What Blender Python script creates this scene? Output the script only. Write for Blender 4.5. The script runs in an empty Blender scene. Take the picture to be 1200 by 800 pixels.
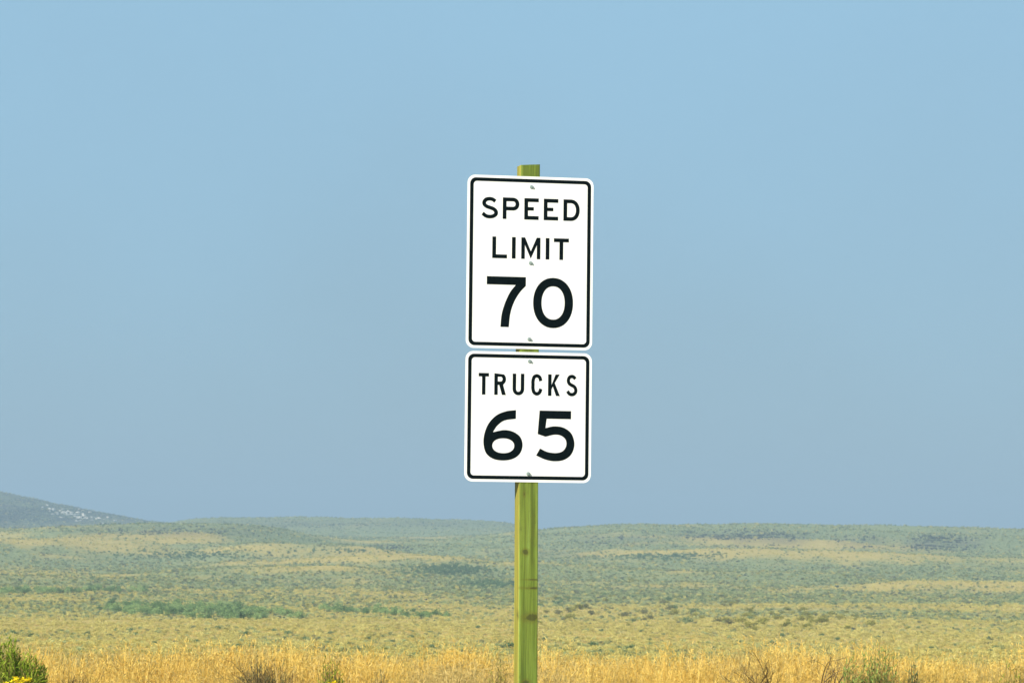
import bpy, bmesh, math, random
import numpy as np
from mathutils import Vector, Matrix

random.seed(7)
RNG = np.random.default_rng(11)
S = bpy.context.scene
COL = S.collection
R = math.radians

# ------------------------------------------------------------------ camera
F_PX, W_PX = 4150.0, 1200.0           # focal length in pixels of a 1200 px wide frame
EYE = 1.75
cam_d = bpy.data.cameras.new('camera')
cam_d.sensor_width = 36.0
cam_d.lens = 36.0 * F_PX / W_PX
cam_d.clip_start = 0.5
cam_d.clip_end = 40000
cam_d.dof.use_dof = True
cam_d.dof.focus_distance = 25.0
cam_d.dof.aperture_fstop = 18.0
cam = bpy.data.objects.new('camera', cam_d)
COL.objects.link(cam)
PITCH, ROLL = math.atan(225.0 / F_PX), R(0.62)
cam.matrix_world = (Matrix.Translation((0, 0, EYE)) @ Matrix.Rotation(math.pi / 2 + PITCH, 4, 'X')
                    @ Matrix.Rotation(ROLL, 4, 'Z'))
S.camera = cam

# ------------------------------------------------------------------ sky, sun, exposure
SUN_AZ, SUN_EL = R(180 + 45), R(25)
world = bpy.data.worlds.new('World')
S.world = world
world.use_nodes = True
wn = world.node_tree
wn.nodes.clear()
sky = wn.nodes.new('ShaderNodeTexSky')
sky.sky_type = 'NISHITA'
sky.sun_disc = False
sky.sun_elevation = SUN_EL
sky.sun_rotation = SUN_AZ
sky.altitude = 1600
sky.air_density = 1.0
sky.dust_density = 1.6
sky.ozone_density = 3.0
tint = wn.nodes.new('ShaderNodeMix')
tint.data_type = 'RGBA'
tint.inputs[0].default_value = 0.88
bg = wn.nodes.new('ShaderNodeBackground')
bg.inputs['Strength'].default_value = 0.08
wo = wn.nodes.new('ShaderNodeOutputWorld')
# the smoke is a touch greyer low down, and faintly uneven
wtc = wn.nodes.new('ShaderNodeTexCoord')
wsep = wn.nodes.new('ShaderNodeSeparateXYZ')
wmr = wn.nodes.new('ShaderNodeMapRange')
wmr.interpolation_type = 'SMOOTHSTEP'
wnz = wn.nodes.new('ShaderNodeTexNoise')
wnz.inputs['Scale'].default_value = 7.0
wnz.inputs['Detail'].default_value = 3.0
wad = wn.nodes.new('ShaderNodeMath')
wad.operation = 'MULTIPLY_ADD'
wad.inputs[1].default_value = 0.13
wgr = wn.nodes.new('ShaderNodeMix')
wgr.data_type = 'RGBA'
wgr.inputs[6].default_value = (2.04, 3.15, 3.92, 1)
wgr.inputs[7].default_value = (2.40, 4.14, 5.45, 1)
wn.links.new(wtc.outputs['Generated'], wsep.inputs[0])
wn.links.new(wtc.outputs['Generated'], wnz.inputs['Vector'])
wn.links.new(wnz.outputs['Fac'], wad.inputs[0])
wn.links.new(wsep.outputs[2], wad.inputs[2])
wn.links.new(wad.outputs[0], wmr.inputs[0])
wmr.inputs[1].default_value = 0.05
wmr.inputs[2].default_value = 0.23
wn.links.new(wmr.outputs[0], wgr.inputs[0])
wn.links.new(wgr.outputs[2], tint.inputs[7])
wn.links.new(sky.outputs[0], tint.inputs[6])
wn.links.new(tint.outputs[2], bg.inputs['Color'])
wn.links.new(bg.outputs[0], wo.inputs['Surface'])

sun_d = bpy.data.lights.new('sun', 'SUN')
sun_d.energy = 4.8
sun_d.angle = R(0.53)
sun_d.color = (1.0, 0.93, 0.82)
sun = bpy.data.objects.new('sun', sun_d)
COL.objects.link(sun)
SUN_DIR = Vector((math.sin(SUN_AZ) * math.cos(SUN_EL), math.cos(SUN_AZ) * math.cos(SUN_EL), math.sin(SUN_EL)))
sun.rotation_euler = SUN_DIR.to_track_quat('Z', 'Y').to_euler()
sun.location = (-20, -30, 30)

S.render.engine = 'CYCLES'
S.view_settings.view_transform = 'Standard'
S.view_settings.look = 'None'
S.view_settings.gamma = 1.0
S.view_settings.exposure = 0.75
S.view_settings.use_curve_mapping = False
S.cycles.volume_bounces = 0
S.cycles.max_bounces = 6


# ------------------------------------------------------------------ helpers
def tag(o, label=None, cat=None, group=None, kind=None):
    if label: o['label'] = label
    if cat: o['category'] = cat
    if group: o['group'] = group
    if kind: o['kind'] = kind
    return o


def link(name, data, parent=None, loc=(0, 0, 0)):
    o = bpy.data.objects.new(name, data)
    COL.objects.link(o)
    o.location = loc
    if parent: o.parent = parent
    return o


def mesh(name, v, f, mat=None, smooth=False):
    me = bpy.data.meshes.new(name)
    me.from_pydata([tuple(p) for p in v], [], f)
    me.update()
    if mat:
        for m in (mat if isinstance(mat, (list, tuple)) else [mat]): me.materials.append(m)
    if smooth: me.polygons.foreach_set('use_smooth', [True] * len(me.polygons))
    return me


def empty(name, loc=(0, 0, 0)):
    o = link(name, None, None, loc)
    o.empty_display_size = 0.2
    return o


class NT:
    """small node-tree builder for one Principled material"""
    def __init__(self, name, rough=0.9, spec=0.2):
        self.m = bpy.data.materials.new(name)
        self.m.use_nodes = True
        self.t = self.m.node_tree
        self.b = self.t.nodes['Principled BSDF']
        self.out = self.t.nodes['Material Output']
        self.b.inputs['Roughness'].default_value = rough
        self.b.inputs['Specular IOR Level'].default_value = spec

    def n(self, typ, **kw):
        nd = self.t.nodes.new('ShaderNode' + typ)
        for k, v in kw.items(): setattr(nd, k, v)
        return nd

    def l(self, a, b): self.t.links.new(a, b)

    def noise(self, vec, scale, detail=4, rough=0.55):
        nd = self.n('TexNoise')
        nd.inputs['Scale'].default_value = scale
        nd.inputs['Detail'].default_value = detail
        nd.inputs['Roughness'].default_value = rough
        if vec is not None: self.l(vec, nd.inputs['Vector'])
        return nd.outputs['Fac']

    def ramp(self, fac, stops):
        nd = self.n('ValToRGB')
        e = nd.color_ramp.elements
        while len(e) < len(stops): e.new(0.5)
        for el, (p, c) in zip(e, stops):
            el.position = p
            el.color = tuple(c) + (1,) if len(c) == 3 else c
        self.l(fac, nd.inputs[0])
        return nd.outputs[0]

    def mix(self, fac, a, b, blend='MIX'):
        nd = self.n('Mix', data_type='RGBA', blend_type=blend)
        for s, v in ((0, fac), (6, a), (7, b)):
            if hasattr(v, 'is_linked'): self.l(v, nd.inputs[s])
            elif s == 0: nd.inputs[0].default_value = v
            else: nd.inputs[s].default_value = tuple(v) + (1,) if len(v) == 3 else v
        return nd.outputs[2]

    def math(self, op, a, b=0.0, clamp=False):
        nd = self.n('Math', operation=op, use_clamp=clamp)
        for i, v in enumerate((a, b)):
            if hasattr(v, 'is_linked'): self.l(v, nd.inputs[i])
            else: nd.inputs[i].default_value = v
        return nd.outputs[0]

    def maprange(self, v, a, b, c=0.0, d=1.0, smooth=True):
        nd = self.n('MapRange')
        if smooth: nd.interpolation_type = 'SMOOTHSTEP'
        self.l(v, nd.inputs[0])
        for i, q in enumerate((a, b, c, d)): nd.inputs[i + 1].default_value = q
        return nd.outputs[0]

    def coords(self, scale=(1, 1, 1), kind='Object'):
        tc = self.n('TexCoord')
        mp = self.n('Mapping')
        mp.inputs['Scale'].default_value = scale
        self.l(tc.outputs[kind], mp.inputs[0])
        return mp.outputs[0]

    def color(self, c):
        if hasattr(c, 'is_linked'): self.l(c, self.b.inputs['Base Color'])
        else: self.b.inputs['Base Color'].default_value = tuple(c) + (1,)

    def bump(self, h, strength=0.3, dist=0.01):
        nd = self.n('Bump')
        nd.inputs['Strength'].default_value = strength
        nd.inputs['Distance'].default_value = dist
        self.l(h, nd.inputs['Height'])
        self.l(nd.outputs[0], self.b.inputs['Normal'])


# ------------------------------------------------------------------ terrain
def _hash(ix, iy, seed):
    h = (ix.astype(np.int64) * 374761393 + iy.astype(np.int64) * 668265263 + seed * 974634777) & 0x7fffffff
    h = ((h ^ (h >> 13)) * 1274126177) & 0x7fffffff
    h = ((h ^ (h >> 16)) * 2246822519) & 0x7fffffff
    return ((h ^ (h >> 15)) & 0xffffff) / float(0xffffff)


def vnoise(x, y, seed=0):
    x = np.asarray(x, float); y = np.asarray(y, float)
    ix, iy = np.floor(x), np.floor(y)
    fx, fy = x - ix, y - iy
    fx = fx * fx * fx * (fx * (fx * 6 - 15) + 10); fy = fy * fy * fy * (fy * (fy * 6 - 15) + 10)
    a = _hash(ix, iy, seed); b = _hash(ix + 1, iy, seed)
    c = _hash(ix, iy + 1, seed); d = _hash(ix + 1, iy + 1, seed)
    return (a * (1 - fx) + b * fx) * (1 - fy) + (c * (1 - fx) + d * fx) * fy


def fbm(x, y, seed=0, octv=4):
    s, a, t = 0.0, 1.0, 0.0
    for i in range(octv):
        s = s + a * vnoise(x * 2 ** i, y * 2 ** i, seed + i * 17); t += a; a *= 0.5
    return s / t * 2 - 1


# depth of the ground below eye level along the view, metres -> metres
PROF = [(1, 1.75), (22, 1.75), (25, 1.72), (28, 1.525), (32, 1.51), (36, 1.8), (44, 2.5), (70, 3.6), (110, 4.7),
        (150, 5.3), (200, 6.4), (300, 8.6), (400, 10.2), (500, 11.2), (620, 11.8), (760, 11.8), (900, 11.2),
        (1050, 9.9), (1250, 7.3), (1450, 4.8), (1650, 3.2), (2000, 3.2), (2600, 4.8), (9000, 14.0)]
_ly = np.linspace(0, math.log(9000), 1600)
_pd = np.interp(_ly, [math.log(a) for a, b in PROF], [b for a, b in PROF])
_k = np.exp(-np.linspace(-2, 2, 25) ** 2); _k /= _k.sum()
_pd = np.convolve(np.pad(_pd, 12, mode='edge'), _k, mode='valid')


def px2x(px, y): return (px - 600.0) / F_PX * y


# hills: (bearing in px, distance m, half-width m, depth sigma m, height m, flatness)
HILLS = [
    (-150, 2600, 278 / F_PX * 2600, 350, 41.0, 2),      # dark mountain
    (418, 2250, 222 / F_PX * 2250, 200, 11.4, 8),       # far flat mesa
    (1060, 1600, 480 / F_PX * 1600, 240, 8.6, 8),       # broad hill right of the post
    (1330, 1620, 260 / F_PX * 1620, 240, -2.2, 2),
    (205, 1400, 150 / F_PX * 1400, 150, 8.2, 4),        # rounded hill
    (-90, 1430, 170 / F_PX * 1430, 150, 5.8, 4),
    (490, 1050, 110 / F_PX * 1050, 50, 2.6, 2),         # dome in the middle distance
    (-60, 1150, 195 / F_PX * 1150, 70, 5.2, 3),
    (372, 1175, 120 / F_PX * 1175, 65, 4.6, 3),
    (330, 880, 150 / F_PX * 880, 42, 2.1, 4),
    (90, 775, 170 / F_PX * 775, 40, 1.3, 4),
    (655, 960, 130 / F_PX * 960, 42, 2.3, 3),
    (900, 925, 150 / F_PX * 925, 42, 1.6, 4),
    (1185, 840, 190 / F_PX * 840, 42, 1.6, 4),
    (1010, 1180, 240 / F_PX * 1180, 50, 1.8, 4),
    (1080, 560, 240 / F_PX * 560, 35, .8, 4),
]


def roll_noise(x, y): return fbm(x / 105.0 + 3.3, y / 160.0 + 1.7, 5, 4)


def sage(x, y):
    """how much sagebrush (1) rather than straw (0) grows at a spot"""
    x = np.asarray(x, float); y = np.maximum(np.asarray(y, float), 1)
    s = np.interp(np.log(y), np.log([100, 200, 330, 450, 650, 1000, 1600, 2600]), [.08, .16, .24, .38, .50, .62, .80, .95])
    s = s + .45 * fbm(x / 38.0, y / 75.0, 21, 4) + .40 * fbm(x / 120.0, y / 150.0, 23, 3) - .34 * roll_noise(x, y)
    s = s + np.interp(y, [300, 500], [0, 1]) * .2 * fbm(x / 9.0, y / 22.0, 27, 2)
    s = s + np.interp(y, [100, 300, 450], [1, 1, 0]) * (.10 + .40 * fbm(x / 9.0, y / 30.0, 33, 3))
    for px, d, hw, dep, h, p in HILLS[6:]:               # drier crests
        s = s - .24 * np.exp(-(np.abs(x - px2x(px, d)) / hw / 1.1) ** p) * np.exp(-((y - d) / dep / .75) ** 2)
    s = s + (s - .5) * .40 * np.interp(y, [350, 600], [0, 1])
    return np.clip(s, 0, 1)


def height(x, y):
    x = np.asarray(x, float); y = np.asarray(y, float)
    yy = np.maximum(y, 1.0)
    z = EYE - np.interp(np.log(yy), _ly, _pd)
    lg = np.log(yy)
    a1 = np.interp(lg, np.log([60, 150, 400, 700, 1000, 1400, 2600, 6000]), [0, .12, .4, .9, 1.7, 2.1, 2.0, 3.5])
    z = z + a1 * roll_noise(x, yy)
    a2 = np.interp(lg, np.log([15, 27, 40, 120, 500, 3000]), [.02, .05, .1, .15, .25, .6])
    z = z + a2 * fbm(x / 14.0, yy / 17.0, 31, 3)
    a3 = np.interp(yy, [600, 1000, 1300, 2600], [0, .8, 2.0, 2.4])
    z = z + a3 * fbm(x / 58.0 + 8, yy / 95.0, 51, 3)
    for px, d, hw, dep, h, p in HILLS:
        dx = np.abs(x - px2x(px, d)) / hw
        z = z + h * np.exp(-dx ** p) * np.exp(-((yy - d) / dep) ** 2)
    return z


def hz(x, y): return float(height(np.array([x]), np.array([y]))[0])


def scrub(x, y, z):
    """dark stony scrub: the far mountain and a few hollows of the hill faces (bearing, depression, half-widths)"""
    px = x / np.maximum(y, 1) * F_PX + 600
    row = 625 + (EYE - z) / np.maximum(y, 1) * F_PX + (px - 600) * math.tan(ROLL)
    q = np.clip((y - 1800) / 200, 0, 1) * np.clip((230 - px) / 60, 0, 1) * .95
    for p0, r0, w, wr, a in ((1108, 635, 46, 8, .95), (905, 630, 50, 8, .8), (845, 627, 60, 5, .6), (1010, 634, 36, 7, .55), (720, 633, 60, 6, .45),
                             (650, 650, 60, 5, .35), (200, 622, 120, 7, .45), (420, 613, 190, 5, .5), (540, 668, 45, 7, .35)):
        q = np.maximum(q, a * np.exp(-((px - p0) / w) ** 4 - ((row - r0) / wr) ** 2) * (y > 700))
    return np.clip(q * (.75 + .6 * fbm(x / 12.0, y / 30.0, 71, 3)), 0, 1)


def ground_material():
    g = NT('dry_range_grass', 1.0, 0.05)
    geo = g.n('NewGeometry')
    sx = g.n('SeparateXYZ'); g.l(geo.outputs['Position'], sx.inputs[0])
    P = geo.outputs['Position']
    # straw, with drifts of sage green
    fine = g.noise(P, 0.6, 4, 0.7)
    vf = g.noise(P, 4.0, 3, 0.7)
    med = g.noise(P, 0.15, 5, 0.7)
    straw = g.ramp(fine, [(0.25, (0.45, 0.320, 0.086)), (0.5, (0.60, 0.445, 0.132)), (0.75, (0.71, 0.555, 0.195))])
    sagec = g.ramp(fine, [(0.3, (0.235, 0.262, 0.105)), (0.7, (0.39, 0.41, 0.185))])
    at = g.n('Attribute', attribute_name='sage')
    f0 = g.math('ADD', at.outputs['Fac'], g.math('MULTIPLY', g.math('SUBTRACT', med, 0.5), 0.9))
    fac = g.maprange(f0, 0.15, 0.85)
    c = g.mix(fac, straw, sagec)
    speck = g.maprange(g.noise(P, 1.1, 4, 0.75), 0.52, 0.66, 0.0, 0.75)
    c = g.mix(g.math('MULTIPLY', speck, g.maprange(f0, 0.2, 0.8)), c, (0.120, 0.150, 0.062))
    a2 = g.n('Attribute', attribute_name='scrub')
    c = g.mix(a2.outputs['Fac'], c, g.ramp(fine, [(0.3, (0.095, 0.093, 0.070)), (0.7, (0.195, 0.182, 0.130))]))
    # bare pale soil tracks and stubble
    pale = g.maprange(g.noise(P, 0.025, 6, 0.7), 0.60, 0.72)
    c = g.mix(g.math('MULTIPLY', pale, 0.3), c, (0.50, 0.40, 0.22))
    dark = g.maprange(vf, 0.30, 0.65, 0.72, 1.08, False)
    mul = g.n('Vector' + 'Math', operation='SCALE')
    g.l(c, mul.inputs[0]); g.l(dark, mul.inputs[3])
    g.color(mul.outputs[0])
    hsum = g.math('ADD', g.math('MULTIPLY', fine, 0.6), vf)
    g.bump(hsum, 0.9, 0.25)
    return g.m


def build_ground():
    ys = np.concatenate([np.linspace(-160, 10, 18), np.exp(np.linspace(math.log(12), math.log(8200), 640))])
    u = np.linspace(-1, 1, 301)
    V = []
    for y in ys:
        hw = 70 + 0.30 * max(y, 0)
        x = u * hw
        V.append(np.stack([x, np.full_like(x, y), height(x, np.full_like(x, y))], 1))
    V = np.concatenate(V)
    n = len(u)
    i = np.arange(len(ys) - 1)[:, None] * n + np.arange(n - 1)[None, :]
    Fq = np.stack([i, i + 1, i + n + 1, i + n], -1).reshape(-1, 4)
    me = bpy.data.meshes.new('ground')
    me.vertices.add(len(V)); me.vertices.foreach_set('co', V.ravel())
    me.loops.add(Fq.size); me.loops.foreach_set('vertex_index', Fq.ravel().astype(np.int32))
    me.polygons.add(len(Fq))
    me.polygons.foreach_set('loop_start', (np.arange(len(Fq)) * 4).astype(np.int32))
    me.update(calc_edges=True)
    me.polygons.foreach_set('use_smooth', [True] * len(Fq))
    at = me.attributes.new('sage', 'FLOAT', 'POINT')
    at.data.foreach_set('value', sage(V[:, 0], V[:, 1]).astype(np.float32))
    at = me.attributes.new('scrub', 'FLOAT', 'POINT')
    at.data.foreach_set('value', scrub(V[:, 0], V[:, 1], V[:, 2]).astype(np.float32))
    me.materials.append(ground_material())
    o = link('ground', me)
    tag(o, 'rolling dry grassland rising to low sagebrush hills', 'ground', kind='structure')


build_ground()


# ------------------------------------------------------------------ the road sign
IN = 0.0254
YAW = R(13.0)
SIGN_Y = 25.0
SX = px2x(617.3, SIGN_Y)


def mat_panel():
    g = NT('white_reflective_sheeting', 0.45, 0.4)
    c = g.coords()
    n1 = g.noise(c, 3.0, 6, 0.65)
    col = g.ramp(n1, [(0.3, (0.80, 0.80, 0.79)), (0.7, (0.86, 0.86, 0.855))])
    st = g.coords((9, 9, 1.2))
    streak = g.maprange(g.noise(st, 1.5, 5, 0.6), 0.60, 0.85, 0.0, 0.16)
    g.color(g.mix(streak, col, (0.55, 0.52, 0.44)))
    return g.m


def mat_black():
    g = NT('black_sign_ink', 0.55, 0.05)
    g.color(g.ramp(g.noise(g.coords(), 30, 3), [(0.3, (0.0010, 0.0035, 0.0045)), (0.7, (0.002, 0.006, 0.007))]))
    return g.m


def mat_metal(name, c, r):
    g = NT(name, r, 0.5)
    g.b.inputs['Metallic'].default_value = 0.6
    n = g.noise(g.coords(), 90, 3)
    g.color(g.ramp(n, [(0.3, tuple(q * .7 for q in c)), (0.7, c)]))
    return g.m


def mat_wood():
    g = NT('green_treated_pine', 0.75, 0.25)
    base = g.coords()
    # long wandering grain
    gr = g.coords((24, 24, 0.9))
    n1 = g.noise(gr, 1.0, 6, 0.62)
    gf = g.coords((170, 170, 3.0))
    n2 = g.noise(gf, 1.0, 5, 0.65)
    cr = g.coords((60, 60, 0.45))
    n3 = g.noise(cr, 1.0, 3, 0.5)
    lo = g.noise(base, 2.0, 4, 0.6)
    blot = g.noise(g.coords((14, 14, 9)), 1.0, 5, 0.65)
    c = g.ramp(n1, [(0.30, (0.056, 0.082, 0.012)), (0.46, (0.115, 0.166, 0.022)), (0.58, (0.178, 0.245, 0.036)),
                    (0.72, (0.25, 0.36, 0.080))])
    c = g.mix(g.maprange(n2, 0.45, 0.72, 0.0, 0.6), c, (0.075, 0.092, 0.014))
    c = g.mix(g.maprange(lo, 0.45, 0.70, 0.0, 0.30), c, (0.145, 0.150, 0.022))
    c = g.mix(g.maprange(blot, 0.52, 0.75, 0.0, 0.55), c, (0.075, 0.085, 0.016))
    c = g.mix(g.maprange(n3, 0.66, 0.70, 0.0, 0.75), c, (0.030, 0.030, 0.010))
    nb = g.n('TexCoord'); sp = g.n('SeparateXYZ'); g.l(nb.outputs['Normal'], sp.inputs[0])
    side = g.maprange(g.math('MULTIPLY', sp.outputs[0], -1.0), 0.75, 0.97, 0.0, 0.65)      # sunlit look of the left face, painted into the wood colour
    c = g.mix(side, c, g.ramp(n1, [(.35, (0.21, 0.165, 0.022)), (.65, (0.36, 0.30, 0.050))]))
    # knots: (x, z) on the front face, radii
    for kx, ky, kz, rx, rz in KNOTS:
        v = g.n('VectorMath', operation='SUBTRACT'); g.l(base, v.inputs[0]); v.inputs[1].default_value = (kx, ky, kz)
        s = g.n('VectorMath', operation='MULTIPLY'); g.l(v.outputs[0], s.inputs[0])
        s.inputs[1].default_value = (.68 / rx, 1 / 0.03, .68 / rz)
        ln = g.n('VectorMath', operation='LENGTH'); g.l(s.outputs[0], ln.inputs[0])
        d = g.math('ADD', ln.outputs['Value'], g.math('MULTIPLY', g.math('SUBTRACT', blot, 0.5), 3.2))
        c = g.mix(g.maprange(d, 1.0, 2.0, 0.45, 0.0), c, (0.12, 0.11, 0.016))
        c = g.mix(g.maprange(d, 0.55, 1.0, 0.65, 0.0), c, (0.036, 0.036, 0.014))
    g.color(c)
    g.bump(n2, 0.35, 0.002)
    return g.m


# knots in the post's own axes (z from ground): heights from the weathering seen on the front face
KNOTS = [(-0.022, -0.070, 2.03, .006, .014), (-0.006, -0.070, 1.62, .014, .013), (0.045, -0.070, 1.43, .035, .004),
         (0.042, -0.070, 1.37, .04, .006), (0.030, -0.070, 1.165, .036, .018), (-0.066, -0.03, 1.185, .012, .018),
         (0.002, -0.070, 0.715, .018, .012)]
M_PANEL, M_BLACK = mat_panel(), mat_black()
M_ALU = mat_metal('bare_aluminium', (0.55, 0.56, 0.56), 0.4)
M_BOLT = mat_metal('galvanised_bolt', (0.42, 0.50, 0.48), 0.5)
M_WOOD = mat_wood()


def catmull(pts, n=8):
    p = [np.array(q, float) for q in pts]
    p = [2 * p[0] - p[1]] + p + [2 * p[-1] - p[-2]]
    out = []
    for i in range(1, len(p) - 2):
        for k in range(n):
            t = k / n
            out.append(0.5 * ((2 * p[i]) + (-p[i - 1] + p[i + 1]) * t + (2 * p[i - 1] - 5 * p[i] + 4 * p[i + 1] - p[i + 2]) * t * t
                              + (-p[i - 1] + 3 * p[i] - 3 * p[i + 1] + p[i + 2]) * t ** 3))
    out.append(p[-2])
    return out


def offset(path, w, closed=False):
    """two borders of a stroke of width w along a path (mitred)"""
    P = [np.array(q, float) for q in path]
    n = len(P); A, B = [], []
    for i in range(n):
        a = P[i - 1] if (i > 0 or closed) else None
        b = P[(i + 1) % n] if (i < n - 1 or closed) else None
        d1 = (P[i] - a) / np.linalg.norm(P[i] - a) if a is not None else None
        d2 = (b - P[i]) / np.linalg.norm(b - P[i]) if b is not None else None
        if d1 is None: d1 = d2
        if d2 is None: d2 = d1
        n1, n2 = np.array([-d1[1], d1[0]]), np.array([-d2[1], d2[0]])
        m = n1 + n2
        m = m / (1 + float(n1 @ n2))
        A.append(P[i] + m * w / 2); B.append(P[i] - m * w / 2)
    return A, B


def stroke(path, w):
    a, b = offset(path, w)
    return [a + b[::-1]]


def loop(path, w):
    a, b = offset(path, w, True)
    return [a, b]


def arc(cx, cy, rx, ry, a0, a1, n=14, p=2.0):
    o = []
    for k in range(n + 1):
        t = R(a0 + (a1 - a0) * k / n)
        c, s = math.cos(t), math.sin(t)
        o.append((cx + rx * math.copysign(abs(c) ** (2 / p), c), cy + ry * math.copysign(abs(s) ** (2 / p), s)))
    return o


def fit(outl, w, h):
    """scale outlines given in traced units (y down) to a w x h box, y up"""
    q = np.concatenate([np.array(o) for o in outl])
    lo, hi = q.min(0), q.max(0)
    return [[((p[0] - lo[0]) / (hi[0] - lo[0]) * w, (hi[1] - p[1]) / (hi[1] - lo[1]) * h) for p in o] for o in outl]


def glyph(ch, w, h, s):
    if ch == 'S':
        k = 128 / (w / h * 162)
        pts = [(331, 368), (310, 354), (287, 350), (262, 355), (246, 372), (246, 392), (262, 408), (290, 418), (318, 428),
               (335, 445), (336, 466), (318, 482), (290, 488), (260, 483), (233, 463)]
        pts = [(x / k, y) for x, y in pts]
        return fit(stroke(catmull(pts), s * 162 / h), w, h)
    if ch == 'E':
        m0 = h * 0.5 - s * 0.42; m1 = m0 + s * 0.92
        return [[(0, 0), (w, 0), (w, s), (s, s), (s, m0), (w * .66, m0), (w * .66, m1), (s, m1), (s, h - s), (w, h - s), (w, h), (0, h)]]
    if ch == 'L': return [[(0, 0), (w, 0), (w, s), (s, s), (s, h), (0, h)]]
    if ch == 'I': return [[(0, 0), (w, 0), (w, h), (0, h)]]
    if ch == 'T': return [[(w / 2 - s / 2, 0), (w / 2 + s / 2, 0), (w / 2 + s / 2, h - s), (w, h - s), (w, h), (0, h), (0, h - s), (w / 2 - s / 2, h - s)]]
    if ch == 'M':
        b = s * 0.95
        return [[(0, 0), (b, 0), (b, h * .66), (w / 2, 0.02 * h), (w - b, h * .66), (w - b, 0), (w, 0), (w, h), (w - b * 1.05, h),
                 (w / 2, h * .36), (b * 1.05, h), (0, h)]]
    if ch == 'D':
        r = h / 2 - s / 2
        path = [(s / 2, s / 2)] + arc(w - s / 2 - r * .82, h / 2, r * .82, r, -90, 90, 18, 2.2) + [(s / 2, h - s / 2)]
        return loop(path, s)
    if ch in 'PR':
        y0 = h * .40 if ch == 'P' else h * .46
        cy = (y0 + s / 2 + h - s / 2) / 2; r = (h - s / 2 - y0 - s / 2) / 2
        path = [(s / 2, y0 + s / 2)] + arc(w - s / 2 - r * (1.0 if ch == 'P' else .9), cy, r * (1.0 if ch == 'P' else .9), r, -90, 90, 16, 2.1) + [(s / 2, h - s / 2)]
        a, b = offset(path, s, True)
        area = lambda o: sum(o[i - 1][0] * o[i][1] - o[i][0] * o[i - 1][1] for i in range(len(o)))
        outer, inner = (a, b) if abs(area(a)) > abs(area(b)) else (b, a)
        # outer runs counter-clockwise from lower left: extend it by the stem (and the leg)
        low = outer[0]
        if ch == 'P': ext = [(0, 0), (s, 0), (s, low[1])]
        else: ext = [(0, 0), (s, 0), (s, low[1]), (w * .42, low[1]), (w - s * 1.12, 0), (w, 0), (w * .42 + s * 1.15, low[1])]
        keep = [p for p in outer[1:] if p[0] > (s * 1.01 if ch == 'P' else w * .42 + s * 1.2)]
        return [ext + keep + [(0, h)], inner]
    if ch == 'U':
        r = w / 2 - s / 2
        path = [(s / 2, h)] + arc(w / 2, s / 2 + r * 1.15, r, r * 1.15, 180, 360, 18, 2.1) + [(w - s / 2, h)]
        return stroke(path, s)
    if ch == 'C':
        k = 58 / (w / h * 109)
        pts = [(452, 207), (446, 189), (431, 181), (416, 188), (410, 208), (410, 227), (410, 245), (416, 264), (431, 272), (446, 264), (453, 246)]
        pts = [(x / k, y) for x, y in pts]
        return fit(stroke(catmull(pts), s * 109 / h), w, h)
    if ch == 'K':
        return [[(0, 0), (s, 0), (s, .30 * h), (.40 * w, .445 * h), (w - 1.12 * s, 0), (w, 0), (.56 * w, .60 * h), (.97 * w, h),
                 (.97 * w - 1.18 * s, h), (s, .50 * h), (s, h), (0, h)]]
    if ch == '0':
        return loop(arc(w / 2, h / 2, w / 2 - s / 2, h / 2 - s / 2, 0, 352.5, 47, 2.15), s)
    if ch == '7':
        o = [(262, 225), (567, 225)] + catmull([(567, 293), (520, 345), (476, 420), (448, 510), (437, 613)]) \
            + catmull([(372, 613), (380, 520), (405, 430), (444, 345), (488, 288)]) + [(262, 288)]
        return fit([o], w, h)
    if ch == '6':
        o = catmull([(321, 353), (270, 360), (220, 382), (180, 425), (159, 478), (155, 530), (169, 578), (205, 606), (256, 614), (307, 605),
                     (343, 578), (357, 535), (345, 492), (308, 465), (260, 457), (203, 469)], 6) + \
            catmull([(206, 463), (226, 434), (262, 408), (321, 398)], 6)
        return fit([o, arc(257, 538, 57, 38, 0, 352, 44, 2.15)], w, h)
    if ch == '5':
        o = [(443, 359), (607, 359), (607, 401), (480, 401)] + \
            catmull([(474, 449), (520, 439), (570, 446), (610, 476), (626, 529), (612, 580), (575, 611), (525, 620), (475, 612), (427, 592)], 6) + \
            catmull([(447, 555), (485, 572), (530, 577), (565, 567), (583, 540), (580, 508), (555, 487), (520, 483), (475, 494)], 6) + [(434, 481)]
        return fit([o], w, h)


def fill(outl, depth):
    """closed outlines (holes by even-odd) -> a thin solid; local x right, z up, front towards -y"""
    cu = bpy.data.curves.new('outline', 'CURVE')
    cu.dimensions = '2D'; cu.fill_mode = 'BOTH'; cu.extrude = depth / 2
    for o in outl:
        sp = cu.splines.new('POLY')
        sp.points.add(len(o) - 1)
        for p, q in zip(sp.points, o): p.co = (q[0], q[1], 0, 1)
        sp.use_cyclic_u = True
    tmp = bpy.data.objects.new('outline', cu)
    COL.objects.link(tmp)
    bpy.context.view_layer.update()
    dg = bpy.context.evaluated_depsgraph_get()
    me = bpy.data.meshes.new_from_object(tmp.evaluated_get(dg))
    bpy.data.objects.remove(tmp); bpy.data.curves.remove(cu)
    me.transform(Matrix.Rotation(math.pi / 2, 4, 'X'))
    return me


def rrect(x0, z0, x1, z1, r, n=8):
    o = []
    for cx, cz, a in ((x1 - r, z1 - r, 0), (x0 + r, z1 - r, 90), (x0 + r, z0 + r, 180), (x1 - r, z0 + r, 270)):
        o += arc(cx, cz, r, r, a, a + 90, n)
    return o


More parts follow.
